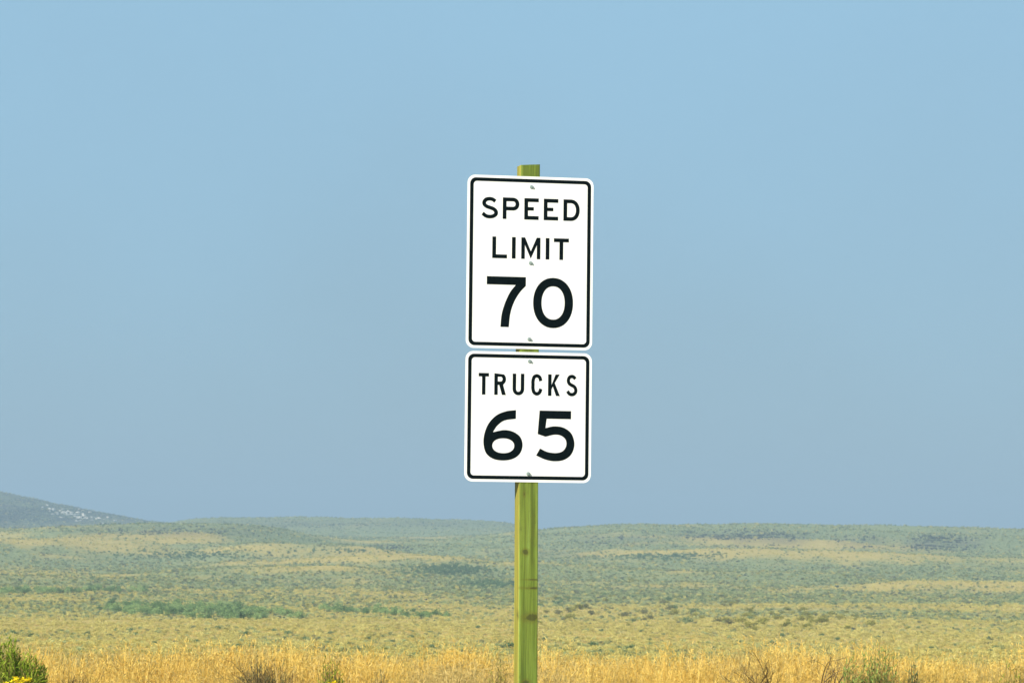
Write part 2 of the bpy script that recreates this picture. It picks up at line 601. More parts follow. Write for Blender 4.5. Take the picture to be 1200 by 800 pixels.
def bolt_mesh():
    bm = bmesh.new()
    bmesh.ops.create_cone(bm, segments=20, radius1=0.0165, radius2=0.0155, depth=0.003, cap_ends=True)
    a = bmesh.ops.create_cone(bm, segments=6, radius1=0.0105, radius2=0.0095, depth=0.009, cap_ends=True)
    bmesh.ops.translate(bm, verts=a['verts'], vec=(0, 0, 0.006))
    bmesh.ops.rotate(bm, verts=bm.verts, matrix=Matrix.Rotation(math.pi / 2, 3, 'X'))
    me = bpy.data.meshes.new('bolt'); bm.to_mesh(me); bm.free()
    me.materials.append(M_BOLT)
    return me


BOLT = bolt_mesh()


def sign_panel(root, name, label, wi, hi, top, y, lines, bolts, tilt):
    """wi x hi inches; lines = (text, height, stroke, top, [(x0, x1)...]) all in inches from the panel's top left"""
    w, h = wi * IN, hi * IN
    x0 = -w / 2
    me = fill([rrect(0, -h, w, 0, 2.2 * IN)], 0.0032)
    # slight dishing of the sheet so that it is not a perfect plane
    bm = bmesh.new(); bm.from_mesh(me)
    bmesh.ops.bevel(bm, geom=[e for e in bm.edges if e.calc_face_angle(0) > 1.2], offset=0.0006, segments=1, affect='EDGES')
    bm.to_mesh(me); bm.free()
    me.materials.append(M_PANEL)
    p = link(name, me, root)
    p.matrix_local = Matrix.Translation((0, y, top)) @ Matrix.Rotation(tilt, 4, 'Y') @ Matrix.Translation((x0, 0, 0))
    p['label'] = label
    mg, bw = .72 * IN, .98 * IN
    b = fill([rrect(mg, -h + mg, w - mg, -mg, 1.7 * IN), rrect(mg + bw, -h + mg + bw, w - mg - bw, -mg - bw, 0.95 * IN)], 0.0008)
    b.materials.append(M_BLACK)
    link('border', b, p, (0, -0.0022, 0))
    for text, hh, st, tp, xs in lines:
        for ch, (a, c) in zip(text, xs):
            g = fill(glyph(ch, (c - a) * IN, hh * IN, st * IN), 0.0008)
            g.materials.append(M_BLACK)
            link('digit' if ch.isdigit() else 'letter', g, p, (a * IN, -0.0022, -(tp + hh) * IN))
    for bx, bz in bolts:
        o = link('bolt', BOLT, p, (bx * IN, -0.0036, -bz * IN))
        o.rotation_euler = (0, random.uniform(0, 1), 0)
        o.scale = (.85, 1, .85)
    return p


def build_sign():
    root = empty('road_sign', (SX, SIGN_Y, 0))
    root.rotation_euler = (0, 0, YAW)
    tag(root, 'speed limit 70 and trucks 65 signs stacked on a green treated wooden post', 'road sign')
    pxm = F_PX / SIGN_Y
    zc = lambda py: EYE + (625.0 - py) / pxm
    # post, 6x6 in, with eased edges and a slight twist
    zt = zc(192.8) ; zb = -0.5; hw = 0.0695; e = 0.006
    prof = []
    for sx, sy in ((1, 1), (-1, 1), (-1, -1), (1, -1)):
        c = [(sx * hw, sy * (hw - e)), (sx * (hw - e), sy * hw)]
        c.insert(1, (sx * (hw - e * .3), sy * (hw - e * .3)))
        prof += c if sx * sy > 0 else c[::-1]
    V, Fc, N = [], [], 60
    n = len(prof)
    for k in range(N + 1):
        t = k / N; z = zb + (zt - zb) * t
        tw = R(3.5) * (0.5 - t)
        wx = 0.0018 * math.sin(5.1 * t + 1) + 0.0165 * (zt - z) / (zt - 0.7) ; wy = 0.001 * math.sin(7 * t)
        for a, b in prof:
            V.append((a * math.cos(tw) - b * math.sin(tw) + wx, a * math.sin(tw) + b * math.cos(tw) + wy, z + (0.004 * (a / hw) if k == N else 0)))
    for k in range(N):
        for i in range(n):
            j = (i + 1) % n
            Fc.append((k * n + i, k * n + j, (k + 1) * n + j, (k + 1) * n + i))
    Fc.append(tuple(range(N * n, N * n + n)))
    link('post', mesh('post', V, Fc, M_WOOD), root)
    fy = -hw - 0.0045
    up = [('SPEED', 6, 1.06, 6.05, [(4.0, 8.7), (10.05, 14.75), (16.2, 20.3), (21.75, 25.9), (27.4, 32.05)]),
          ('LIMIT', 6, 1.06, 17.0, [(7.2, 11.4), (12.78, 13.84), (15.45, 20.9), (22.42, 23.48), (24.75, 29.05)]),
          ('70', 14, 2.38, 28.05, [(5.75, 16.85), (19.0, 30.4)])]
    sign_panel(root, 'sign_panel', 'white rectangular panel reading SPEED LIMIT 70 in black', 36, 48, zc(206.9), fy, up,
               [(18.2, 2.95), (18.15, 24.15), (18.0, 45.3)], R(0.0))
    lo = [('TRUCKS', 6, .98, 6.0, [(3.75, 6.65), (8.2, 11.5), (13.4, 16.7), (18.7, 21.9), (23.5, 26.9), (28.7, 31.9)]),
          ('65', 14, 2.38, 16.1, [(5.3, 16.4), (20.3, 31.2)])]
    sign_panel(root, 'sign_panel', 'white square panel reading TRUCKS 65 in black', 36, 36, zc(413.0), fy, lo,
               [(18.2, 2.55), (18.1, 33.7)], R(0.0))


build_sign()


# ------------------------------------------------------------------ plant materials
def foliage(name, lo, mid, hi, trans=0.25, scale=6.0, ow=0.25):
    g = NT(name, 0.85, 0.12)
    oi = g.n('ObjectInfo')
    geo = g.n('NewGeometry')
    n = g.noise(g.coords(), scale, 3, 0.7)
    f = g.math('ADD', g.math('MULTIPLY', geo.outputs['Random Per Island'], 0.8 - ow), g.math('MULTIPLY', n, 0.25))
    f = g.math('ADD', f, g.math('MULTIPLY', oi.outputs['Random'], ow), True)
    c = g.ramp(f, [(0.12, lo), (0.5, mid), (0.9, hi)])
    g.color(c)
    tr = g.n('BsdfTranslucent'); g.l(c, tr.inputs[0])
    mx = g.n('MixShader'); mx.inputs[0].default_value = trans
    g.l(g.b.outputs[0], mx.inputs[1]); g.l(tr.outputs[0], mx.inputs[2])
    g.l(mx.outputs[0], g.out.inputs[0])
    return g.m


M_GRASS = foliage('golden_dry_grass', (0.42, 0.225, 0.035), (0.76, 0.52, 0.12), (0.90, 0.70, 0.22), 0.35)
M_GRASS_PALE = foliage('straw_grass', (0.36, 0.245, 0.075), (0.55, 0.405, 0.14), (0.70, 0.55, 0.22), 0.35)
M_GREEN = foliage('bright_green_leaf', (0.10, 0.16, 0.012), (0.20, 0.29, 0.022), (0.34, 0.40, 0.05), 0.3)
M_SAGE = foliage('sage_leaf', (0.060, 0.115, 0.050), (0.125, 0.200, 0.085), (0.22, 0.30, 0.135), 0.25)
M_HILL = foliage('hill_sage_leaf', (0.125, 0.165, 0.078), (0.285, 0.325, 0.140), (0.51, 0.53, 0.235), 0.3, 6.0, 0.6)
M_GREYH = foliage('hill_grey_leaf', (0.12, 0.13, 0.07), (0.22, 0.225, 0.11), (0.36, 0.34, 0.16), 0.3, 6.0, 0.6)
M_STRAWCL = foliage('bunchgrass', (0.36, 0.305, 0.085), (0.565, 0.485, 0.148), (0.72, 0.63, 0.23), 0.35, 6.0, 0.5)
M_DARK = foliage('dark_scrub_leaf', (0.045, 0.060, 0.050), (0.080, 0.095, 0.075), (0.13, 0.145, 0.11), 0.1)
M_THICKET = foliage('thicket_leaf', (0.070, 0.125, 0.048), (0.185, 0.275, 0.095), (0.40, 0.50, 0.19), 0.25, 6.0, 0.5)
M_GREY = foliage('grey_leaf', (0.085, 0.090, 0.035), (0.16, 0.16, 0.06), (0.28, 0.26, 0.10), 0.15)
M_OLIVE = foliage('olive_leaf', (0.15, 0.15, 0.026), (0.26, 0.25, 0.045), (0.39, 0.36, 0.085), 0.2)
M_YELLOW = foliage('yellow_flower', (0.55, 0.38, 0.006), (0.75, 0.58, 0.01), (0.85, 0.70, 0.03), 0.2)
M_FRESH = foliage('fresh_green_leaf', (0.15, 0.22, 0.045), (0.29, 0.38, 0.09), (0.45, 0.53, 0.17), 0.3)
M_BROWN = foliage('brown_dead_grass', (0.11, 0.075, 0.022), (0.21, 0.145, 0.045), (0.34, 0.24, 0.08), 0.2)
M_TWIG = foliage('dark_twig', (0.035, 0.028, 0.018), (0.075, 0.055, 0.032), (0.14, 0.10, 0.055), 0.0)
M_STEM = foliage('brown_stem', (0.08, 0.06, 0.02), (0.15, 0.11, 0.04), (0.24, 0.18, 0.07), 0.0)


# ------------------------------------------------------------------ plant shapes
class Geo:
    def __init__(self): self.v, self.f = [], []

    def quad(self, a, b, c, d):
        i = len(self.v); self.v += [a, b, c, d]; self.f.append((i, i + 1, i + 2, i + 3))

    def blade(self, pts, w0, w1, side):
        i = len(self.v); n = len(pts)
        for k, p in enumerate(pts):
            w = w0 + (w1 - w0) * k / (n - 1)
            self.v += [p - side * w / 2, p + side * w / 2]
        for k in range(n - 1):
            a = i + 2 * k
            self.f.append((a, a + 1, a + 3, a + 2))

    def tube(self, pts, r0, r1, seg=4):
        i = len(self.v); n = len(pts)
        for k, p in enumerate(pts):
            d = (pts[min(k + 1, n - 1)] - pts[max(k - 1, 0)]).normalized()
            u = d.orthogonal().normalized(); w = d.cross(u)
            r = r0 + (r1 - r0) * k / (n - 1)
            for s in range(seg):
                t = 2 * math.pi * s / seg
                self.v.append(p + (u * math.cos(t) + w * math.sin(t)) * r)
        for k in range(n - 1):
            for s in range(seg):
                a, b = i + k * seg + s, i + k * seg + (s + 1) % seg
                self.f.append((a, b, b + seg, a + seg))

    def leaf(self, p, d, L, w, rnd):
        d = d.normalized(); s = d.cross(Vector((rnd.uniform(-1, 1), rnd.uniform(-1, 1), rnd.uniform(-1, 1))))
        if s.length < 1e-4: s = d.orthogonal()
        s = s.normalized() * w / 2
        self.quad(p, p + d * L * .5 - s, p + d * L, p + d * L * .5 + s)

    def mesh(self, name, mat): return mesh(name, self.v, self.f, mat)


def rv(rnd, z0=-1.0, z1=1.0):
    while True:
        v = Vector((rnd.uniform(-1, 1), rnd.uniform(-1, 1), rnd.uniform(z0, z1)))
        if 0.05 < v.length < 1: return v.normalized()


def grass_tuft(seed, h, n, spread, mat, wid=0.0042, head=1.0):
    rnd = random.Random(seed); g = Geo()
    for _ in range(n):
        a = rnd.uniform(0, 2 * math.pi); r = spread * math.sqrt(rnd.random())
        b = Vector((r * math.cos(a), r * math.sin(a), -0.02))
        hh = h * rnd.uniform(0.55, 1.1)
        la = rnd.uniform(0, 2 * math.pi); ln = abs(rnd.gauss(0.10, 0.11)) * hh
        lean = Vector((math.cos(la) * ln + b.x * 0.35, math.sin(la) * ln + b.y * 0.35, 0))
        pts = [b + lean * (t * t) + Vector((0, 0, hh * (t - .12 * t * t))) for t in (0, .35, .7, 1)]
        side = Vector((math.cos(la + 1.5 + rnd.uniform(-.8, .8)), math.sin(la + 1.5 + rnd.uniform(-.8, .8)), 0))
        g.blade(pts, wid * rnd.uniform(.7, 1.2), wid * .35, side)
        if rnd.random() < 0.75 * head:                       # feathery seed head, drooping to one side
            top = pts[-1]; dr = (lean.normalized() if lean.length > 1e-4 else rv(rnd, -.1, .1))
            for k in range(rnd.randint(4, 7)):
                d = dr * rnd.uniform(.1, .6) + rv(rnd) * .5 + Vector((0, 0, rnd.uniform(0, 1.0)))
                g.leaf(top - (pts[-1] - pts[-2]) * rnd.uniform(0, .55), d, rnd.uniform(.022, .05), rnd.uniform(.0035, .006), rnd)
        if rnd.random() < .5:                                # a dry leaf bent off the stem
            p = pts[1].lerp(pts[2], rnd.random())
            d = rv(rnd, -.1, .8)
            g.blade([p, p + d * .07, p + d * .12 - Vector((0, 0, .03))], wid * .9, wid * .4, d.orthogonal().normalized())
    return g.mesh('grass_tuft', mat)


def broom_shrub(seed, h, w, n, leafmat, leaf_len=.035, leaf_w=.006, per=26, flower=0.0, bare=0.3, drop=.26, low=.74):
    """upright many-stemmed shrub; returns meshes (stems, leaves, flowers or None)"""
    rnd = random.Random(seed); st, lf, fl = Geo(), Geo(), Geo()
    for _ in range(n):
        a = rnd.uniform(0, 2 * math.pi); q = math.sqrt(rnd.random())
        b = Vector((math.cos(a), math.sin(a), 0)) * .06 * w * rnd.random()
        tip = Vector((math.cos(a) * q * w / 2, math.sin(a) * q * w / 2, h * (1 - drop * q ** 1.8) * rnd.uniform(low, 1.04)))
        wob = rv(rnd) * .03
        mid = b.lerp(tip, .5) + Vector((math.cos(a), math.sin(a), 0)) * q * w * .10 + wob
        P = [Vector(p) for p in catmull([b, b.lerp(mid, .55) + wob * .4, mid, tip], 3)]
        st.tube(P, .0045, .0012, 3)
        for k in range(per):
            t = bare + (1 - bare) * rnd.random() ** .8
            i = min(int(t * (len(P) - 1)), len(P) - 2); p = P[i].lerp(P[i + 1], t * (len(P) - 1) - i)
            d = (P[i + 1] - P[i]).normalized() * rnd.uniform(.5, 1.2) + rv(rnd) * .7
            lf.leaf(p, d, leaf_len * rnd.uniform(.6, 1.3), leaf_w * rnd.uniform(.8, 1.3), rnd)
        if rnd.random() < flower:
            for k in range(16):
                d = rv(rnd, -.1, 1)
                fl.leaf(P[-1] + d * rnd.uniform(0, .03) - Vector((0, 0, .01)), rv(rnd, -.2, 1), rnd.uniform(.014, .026), .014, rnd)
    return st.mesh('stems', M_STEM), lf.mesh('leaves', leafmat), (fl.mesh('flowers', M_YELLOW) if fl.f else None)


def twig_shrub(seed, h, w, n, levels=3, lean=(0, 0), rad=.009):
    rnd = random.Random(seed); g = Geo()

    def grow(p, d, L, r, lv):
        pts = [p]
        for k in range(4):
            d = (d + rv(rnd) * .22 + Vector((0, 0, .05))).normalized()
            pts.append(pts[-1] + d * L / 4)
        g.tube(pts, r, r * .55, 4)
        if lv > 0:
            for k in range(rnd.randint(2, 4)):
                i = rnd.randint(1, 4)
                grow(pts[i], (d + rv(rnd, -.4, 1) * .75).normalized(), L * rnd.uniform(.45, .7), r * .55, lv - 1)

    for _ in range(n):
        a = rnd.uniform(0, 2 * math.pi); q = rnd.uniform(.2, 1)
        d = Vector((math.cos(a) * q * w / 2 / h + lean[0], math.sin(a) * q * w / 2 / h * .7 + lean[1], 1)).normalized()
        grow(Vector((0, 0, 0)), d, h * rnd.uniform(.5, .75), rad, levels)
    zm = max(v.z for v in g.v); k = h / zm
    g.v = [Vector((v.x * k * .9, v.y * k, h * max(v.z / zm, 0) ** .62)) for v in g.v]
    return g.mesh('twigs', M_TWIG)


def bush(seed, mat, n=420, leaf=.11, squash=.62):
    """rounded sage bush about 1 m wide, 0.8 m high made of leaf clumps on short stems"""
    rnd = random.Random(seed); lf, st = Geo(), Geo()
    lobes = []
    for k in range(rnd.randint(7, 10)):
        a = rnd.uniform(0, 6.283); q = .36 * math.sqrt(rnd.random())
        lobes.append((Vector((math.cos(a) * q, math.sin(a) * q, squash * rnd.uniform(.45, .95) - .4 * q)), rnd.uniform(.13, .24)))
    for c, r in lobes:
        st.tube([Vector((0, 0, -.05)), c * .5 + Vector((0, 0, .03)), c], .022, .008, 4)
    for _ in range(n):
        c, r = rnd.choice(lobes)
        d = rv(rnd, -.55, 1)
        p = c + d * r * (rnd.uniform(.5, 1.05) if rnd.random() < .8 else rnd.uniform(1.0, 1.5))
        if p.z < .02: p.z = .02 + rnd.random() * .05
        lf.leaf(p, d + rv(rnd) * .8, leaf * rnd.uniform(.6, 1.3), leaf * .62, rnd)
    return st.mesh('stems', M_STEM), lf.mesh('leaves', mat)


# ------------------------------------------------------------------ scattered masses (stuff)
def scatter(name, label, cat, meshes, pos, scl, rot, idx):
    protos = bpy.data.collections.new(name + '_kinds')
    for k, me in enumerate(meshes):
        protos.objects.link(bpy.data.objects.new('%s_kind_%02d' % (name, k), me))
    me = bpy.data.meshes.new(name)
    me.vertices.add(len(pos)); me.vertices.foreach_set('co', np.asarray(pos, np.float32).ravel())
    for an, tp, fld, dat in (('scl', 'FLOAT_VECTOR', 'vector', scl), ('rot', 'FLOAT_VECTOR', 'vector', rot), ('idx', 'INT', 'value', idx)):
        a = me.attributes.new(an, tp, 'POINT')
        a.data.foreach_set(fld, np.asarray(dat, np.int32 if tp == 'INT' else np.float32).ravel())
    o = link(name, me)
    ng = bpy.data.node_groups.new(name, 'GeometryNodeTree')
    ng.interface.new_socket('Geometry', in_out='INPUT', socket_type='NodeSocketGeometry')
    ng.interface.new_socket('Geometry', in_out='OUTPUT', socket_type='NodeSocketGeometry')
    gi = ng.nodes.new('NodeGroupInput'); go = ng.nodes.new('NodeGroupOutput')
    ip = ng.nodes.new('GeometryNodeInstanceOnPoints')
    ci = ng.nodes.new('GeometryNodeCollectionInfo')
    ci.inputs['Collection'].default_value = protos
    ci.inputs['Separate Children'].default_value = True
    ci.inputs['Reset Children'].default_value = True
    ip.inputs['Pick Instance'].default_value = True
    for an, tp, sock in (('scl', 'FLOAT_VECTOR', 'Scale'), ('rot', 'FLOAT_VECTOR', 'Rotation'), ('idx', 'INT', 'Instance Index')):
        na = ng.nodes.new('GeometryNodeInputNamedAttribute')
        na.data_type = tp; na.inputs['Name'].default_value = an
        out = [s for s in na.outputs if s.enabled and s.name == 'Attribute'][0]
        ng.links.new(out, ip.inputs[sock])
    ng.links.new(gi.outputs[0], ip.inputs['Points'])
    ng.links.new(ci.outputs[0], ip.inputs['Instance'])
    ng.links.new(ip.outputs[0], go.inputs[0])
    md = o.modifiers.new('scatter', 'NODES'); md.node_group = ng
    tag(o, label, cat, kind='stuff')
    return o


def placed(x, y, s, tilt=.12, dz=0.0, flat=None):
    n = len(x)
    pos = np.stack([x, y, height(x, y) + dz], 1)
    sc = np.stack([s, s, s * (flat if flat is not None else 1.0)], 1)
    rot = np.stack([RNG.normal(0, tilt, n), RNG.normal(0, tilt, n), RNG.uniform(0, 6.283, n)], 1)
    return pos, sc, rot


# --- golden roadside grass round the post
def foreground_grass():
    kinds = [grass_tuft(100 + k, h, 34, .13, M_GRASS, head=hd) for k, (h, hd) in
             enumerate(((.40, 1), (.45, 1), (.50, 1), (.38, .6), (.55, 1), (.46, .9)))]
    kinds += [grass_tuft(140 + k, .46, 26, .12, M_GRASS_PALE) for k in range(2)]
    kinds += [grass_tuft(150 + k, .40, 24, .14, M_BROWN, head=.3) for k in range(2)]
    n = 21000
    y = RNG.uniform(20, 40, n)
    x = RNG.uniform(-1, 1, n) * (2.5 + .19 * y)
    den = vnoise(x * 1.3, y * 1.3, 77)
    keep = (RNG.random(n) < (.35 + .9 * den)) & ~((np.abs(x - SX) < .17) & (np.abs(y - SIGN_Y) < .17))
    keep &= ~((y < SIGN_Y) & (np.abs(x - SX) < .25) & (y > SIGN_Y - .6))
    x, y = x[keep], y[keep]
    m = len(x)
    s = (.36 + .52 * vnoise(x * .8 + 9, y * .8, 41) + .54 * vnoise(x * 2.6 + 9, y * 2.6, 43) + RNG.normal(0, .07, m))
    s *= np.interp(y, [20, 24.5, 26, 40], [.6, .75, 1, 1])
    s *= np.interp(x / y * F_PX + 600, [0, 150, 500, 700, 1000, 1200], [.86, .92, 1.0, .98, 1.0, .96])
    pos, sc, rot = placed(x, y, s, .10)
    k = RNG.integers(0, 8, m)
    # dry grass colour drifts: paler kinds where the noise says so
    k = np.where(vnoise(x * .5, y * .5, 90) > .72, 6 + k % 2, k)
    k = np.where((vnoise(x * 2.3, y * 2.3, 95) > .62) & (RNG.random(m) < .65), 8 + k % 2, k)
    s_b = np.where(k >= 8, .82, 1.0)
    sc = sc * s_b[:, None]
    scatter('dry_grass', 'tall golden dry grass with feathery seed heads along the verge', 'grass', kinds, pos, sc, rot, k)


foreground_grass()


# --- straw grass over the slope and the valley floor
def valley_grass():
    kinds = [grass_tuft(300 + k, .36, 16, .22, M_GRASS_PALE, .016, .4) for k in range(3)]
    kinds += [grass_tuft(320, .36, 16, .22, M_GRASS, .016, .4)]
    kinds += [grass_tuft(330, .34, 16, .24, M_OLIVE, .018, .2), grass_tuft(331, .34, 16, .24, M_GREY, .018, .2)]
    n = 90000
    y = np.exp(RNG.uniform(math.log(40), math.log(1000), n))
    x = RNG.uniform(-1, 1, n) * (6 + .185 * y)
    keep = RNG.random(n) < (.15 + 1.1 * vnoise(x / 9.0, y / 11.0, 12))
    x, y = x[keep], y[keep]; m = len(x)
    s = RNG.uniform(.6, 1.25, m) * np.interp(y, [40, 200, 1000], [.8, 1.0, 1.5])
    pos, sc, rot = placed(x, y, s, .12, 0.0, .42)
    pn = fbm(x / 60.0, y / 90.0, 61, 3)
    k = np.where(pn + RNG.normal(0, .25, m) > .12, 4 + RNG.integers(0, 2, m), RNG.integers(0, 4, m))
    scatter('valley_grass', 'short straw coloured grass covering the valley floor', 'grass', kinds, pos, sc, rot, k)


valley_grass()

# ------------------------------------------------------------------ bushes of the valley: the largest as individuals
BUSHES = [bush(500 + k, M_SAGE) for k in range(4)]
BUSHES_TH = [bush(510 + k, M_THICKET) for k in range(5)]
BUSHES_OL = [bush(520 + k, M_OLIVE, 380, .12) for k in range(3)]
BUSHES_GY = [bush(540 + k, M_GREY, 380, .12) for k in range(3)]


_ROWS = {}


def row2dist(py, px=600):
    """distance at which the ground at this bearing lies at a given depression (used to lay out the thickets)"""
    key = round(px / 3)
    if key not in _ROWS:
        ys = np.exp(np.linspace(math.log(130), math.log(2600), 500))
        xs = (key * 3 - 600.0) / F_PX * ys
        _ROWS[key] = (ys, 625.0 + (EYE - height(xs, ys)) / ys * F_PX + (key * 3 - 600) * math.tan(ROLL))
    ys, rows = _ROWS[key]
    y = float(ys[int(np.argmin(np.abs(rows - py)))])
    return (px - 600.0) / F_PX * y, y


COUNT = {'n': 0}


def put_bush(name, label, cat, group, pair, x, y, s, fl=1.0):
    root = empty(name, (x, y, hz(x, y) - .03))
    root.rotation_euler = (0, 0, random.uniform(0, 6.28))
    root.scale = (s, s * random.uniform(.85, 1.15), s * fl)
    tag(root, label, cat, group)
    link('stems', pair[0], root); link('leaves', pair[1], root)
    COUNT['n'] += 1


def patch(name, label, group, kinds, n, x0, x1, y0, y1, s0, s1, shape=None, fl=1.0):
    """n bushes over the ground seen between the bearings x0..x1, at distances for rows y0 (far) .. y1 (near)"""
    for _ in range(n):
        for _t in range(40):
            px = random.uniform(x0, x1); t = random.random()
            if shape is None or shape((px - x0) / (x1 - x0), t): break
        x, y = row2dist(y0 + (y1 - y0) * t, px)
        d = y * (1 + random.uniform(-.035, .035))
        put_bush(name, label, 'bush', group, random.choice(kinds), x * d / y, d, random.uniform(s0, s1), fl)


def valley_bushes():
    ell = lambda u, v: (abs(u - .45) * 2) ** 3 + (abs(v - .5 - .25 * (u - .5)) * 2) ** 2 < 1
    n = 0
    while n < 190:                                   # an irregular mat some 25 m wide and 150 m deep
        px, d = random.uniform(120, 370), random.uniform(390, 535)
        u, v = (px - 120) / 250, (d - 390) / 145
        if (abs(u - .46) * 2) ** 3 + (abs(v - .62 + .40 * (u - .3)) * 2.3) ** 2 + random.uniform(0, .8) > 1: continue
        x = px2x(px, d)
        put_bush('thicket_bush', 'grey-green bush in the long dense thicket on the valley floor', 'bush', 'bushes of the long thicket',
                 random.choice(BUSHES_TH), x, d, random.uniform(.8, 1.9), random.uniform(.7, 1.1))
        n += 1
    for k in range(60):                              # a narrow band running along the foot of the slope
        px = random.uniform(-30, 128) if k < 52 else random.uniform(128, 190)
        d = 640 + (px - 40) * .35 + random.uniform(-16, 16)
        put_bush('thicket_bush', 'dark green bush in the thin hedge-like row beyond the long thicket', 'bush', 'bushes of the thin row',
                 random.choice(BUSHES_TH), px2x(px, d), d, random.uniform(1.3, 2.1), .9)
    for k in range(50):
        px = 378 + 150 * random.random()
        d = 505 - (px - 378) * .35 + random.gauss(0, 14)
        put_bush('thicket_bush', 'grey-green bush in the loose clump between the long thicket and the post', 'bush', 'bushes of the loose clump',
                 random.choice(BUSHES_TH), px2x(px, d), d, random.uniform(.9, 1.7), .85)
    patch('rabbitbrush', 'low olive bush in the patch on pale grass at the valley foot', 'olive bushes of the right patch',
          BUSHES_OL, 42, 870, 1025, 717, 737, .8, 1.6, None, .75)
    patch('sagebrush', 'rounded yellow-green sagebrush in the broad belt right behind the post', 'sagebrush belt behind the post',
          BUSHES_OL + BUSHES_GY + BUSHES[:1], 60, 635, 900, 703, 731, .8, 1.6, None, .8)
    patch('sagebrush', 'small dark green sagebrush standing alone on the straw valley floor', 'scattered sagebrush of the valley floor',
          BUSHES, 42, -60, 1260, 735, 763, .4, .85, None, .75)


valley_bushes()


# --- shrubs past counting, over floor and hills
def hill_shrubs():
    kinds = [bush(700 + k, M_HILL, 110, .22)[1] for k in range(4)] + [bush(710 + k, M_GREYH, 150, .19)[1] for k in range(2)] + [bush(720, M_OLIVE, 150, .19)[1]] + [bush(725, M_SAGE, 150, .19)[1], bush(726, M_DARK, 150, .19)[1]] + [bush(740 + k, M_STRAWCL, 110, .22)[1] for k in range(2)]
    KP = [.17, .17, .17, .17, .11, .09, .06, .05, .01, 0, 0]
    X, Y, Sc, K = [], [], [], []
    n = 560000
    y = np.exp(RNG.uniform(math.log(150), math.log(2700), n))
    x = RNG.uniform(-1, 1, n) * (8 + .18 * y)
    sg = sage(x, y)
    p = .45 + .55 * np.clip((sg - .15) * 1.2, 0, 1) ** 1.3
    keep = RNG.random(n) < p * np.interp(y, [150, 260, 450, 700, 1000], [.22, .27, .4, .55, .6])
    x, y, sg = x[keep], y[keep], sg[keep]; m = len(x)
    X.append(x); Y.append(y)
    Sc.append((.38 + .75 * RNG.random(m) ** 2.5) * np.interp(y, [150, 300, 700, 1000, 2600], [.34, .5, .8, .9, 1.2]))
    straw = RNG.random(m) > np.clip(sg * 1.5 + .05, .06, .9) * np.interp(y, [260, 450, 700], [.35, .6, 1])
    K.append(np.where(straw, 9 + RNG.integers(0, 2, m), RNG.choice(len(kinds), m, p=KP)))
    # darker brush-covered hollows: bearing, row, half-widths, count
    for px, row, wpx, wr, nn in ((1108, 635, 42, 8, 1400), (905, 630, 42, 8, 520), (850, 627, 55, 6, 420), (530, 668, 50, 7, 420), (575, 684, 34, 5, 220),
                                 (225, 650, 90, 5, 260), (1010, 634, 34, 7, 300), (30, 602, 110, 14, 2600), (780, 652, 80, 4, 260), (720, 632, 60, 6, 260),
                                 (200, 624, 110, 6, 500), (400, 615, 160, 5, 400), (430, 643, 60, 5, 200)):
        for _ in range(nn):
            a, b = RNG.normal(0, .5, 2)
            xx, yy = row2dist(row + b * wr, px + a * wpx)
            X.append([xx]); Y.append([yy]); Sc.append([RNG.uniform(.5, 1.2)]); K.append([8 if yy > 1250 else 7])
    x, y, s, k = (np.concatenate(q) for q in (X, Y, Sc, K))
    pos, sc, rot = placed(x, y, s, .05, -.04, .85)
    scatter('hill_sagebrush', 'grey-green sagebrush speckling the far hills and slopes', 'sagebrush', kinds, pos, sc, rot, k)


hill_shrubs()


# --- white outcrop on the dark mountain
def outcrop():
    g = NT('pale_rock', 0.9, 0.2)
    g.color(g.ramp(g.noise(g.coords(), 3, 5), [(.3, (.40, .38, .33)), (.7, (.60, .57, .49))]))
    rocks = []
    for k in range(4):
        rnd = random.Random(800 + k)
        bm = bmesh.new(); bmesh.ops.create_icosphere(bm, subdivisions=2, radius=1)
        for v in bm.verts:
            q = 1 + rnd.uniform(-.22, .22)
            v.co = Vector((v.co.x * 1.3 * q, v.co.y * q, v.co.z * .75 * q))
        me = bpy.data.meshes.new('rock'); bm.to_mesh(me); bm.free(); me.materials.append(g.m)
        rocks.append(me)
    ys = np.linspace(1900, 2600, 600)
    for k in range(90):
        t = min(max(random.gauss(.5, .24), 0), 1)
        px = 52 + 76 * t + random.gauss(0, 6)
        row = 594 + 15 * t + random.gauss(1.5, 2.6)
        xs = (px - 600) / F_PX * ys
        rows = 625 + (EYE - height(xs, ys)) / ys * F_PX + (px - 600) * math.tan(ROLL)
        i = int(np.argmin(np.abs(rows - row)))
        x, y = float(xs[i]), float(ys[i])
        o = link('pale_rock', rocks[k % 4], None, (x, y, hz(x, y) + .2))
        s = random.uniform(.35, 1.0)
        o.scale = (s * 1.5, s, s); o.rotation_euler = (0, 0, random.uniform(0, 6.28))
        tag(o, 'pale rock in the white outcrop on the dark far mountainside', 'rock', 'rocks of the white outcrop')


outcrop()


# ------------------------------------------------------------------ shrubs standing in the roadside grass
def place_px(px, y):
    x = px2x(px, y)
    return x, y, hz(x, y)


def top_h(px, row, y, zg):
    """height a plant needs at this spot to reach the given depression"""
    return EYE - (row - 625 - (px - 600) * math.tan(ROLL)) / F_PX * y - zg


def shrub_thing(name, label, cat, px, y, meshes, group=None):
    x, y, z = place_px(px, y)
    root = empty(name, (x, y, z - .02))
    tag(root, label, cat, group)
    for nm, me in zip(('stems', 'leaves', 'flowers'), meshes):
        if me: link(nm, me, root)
    return root


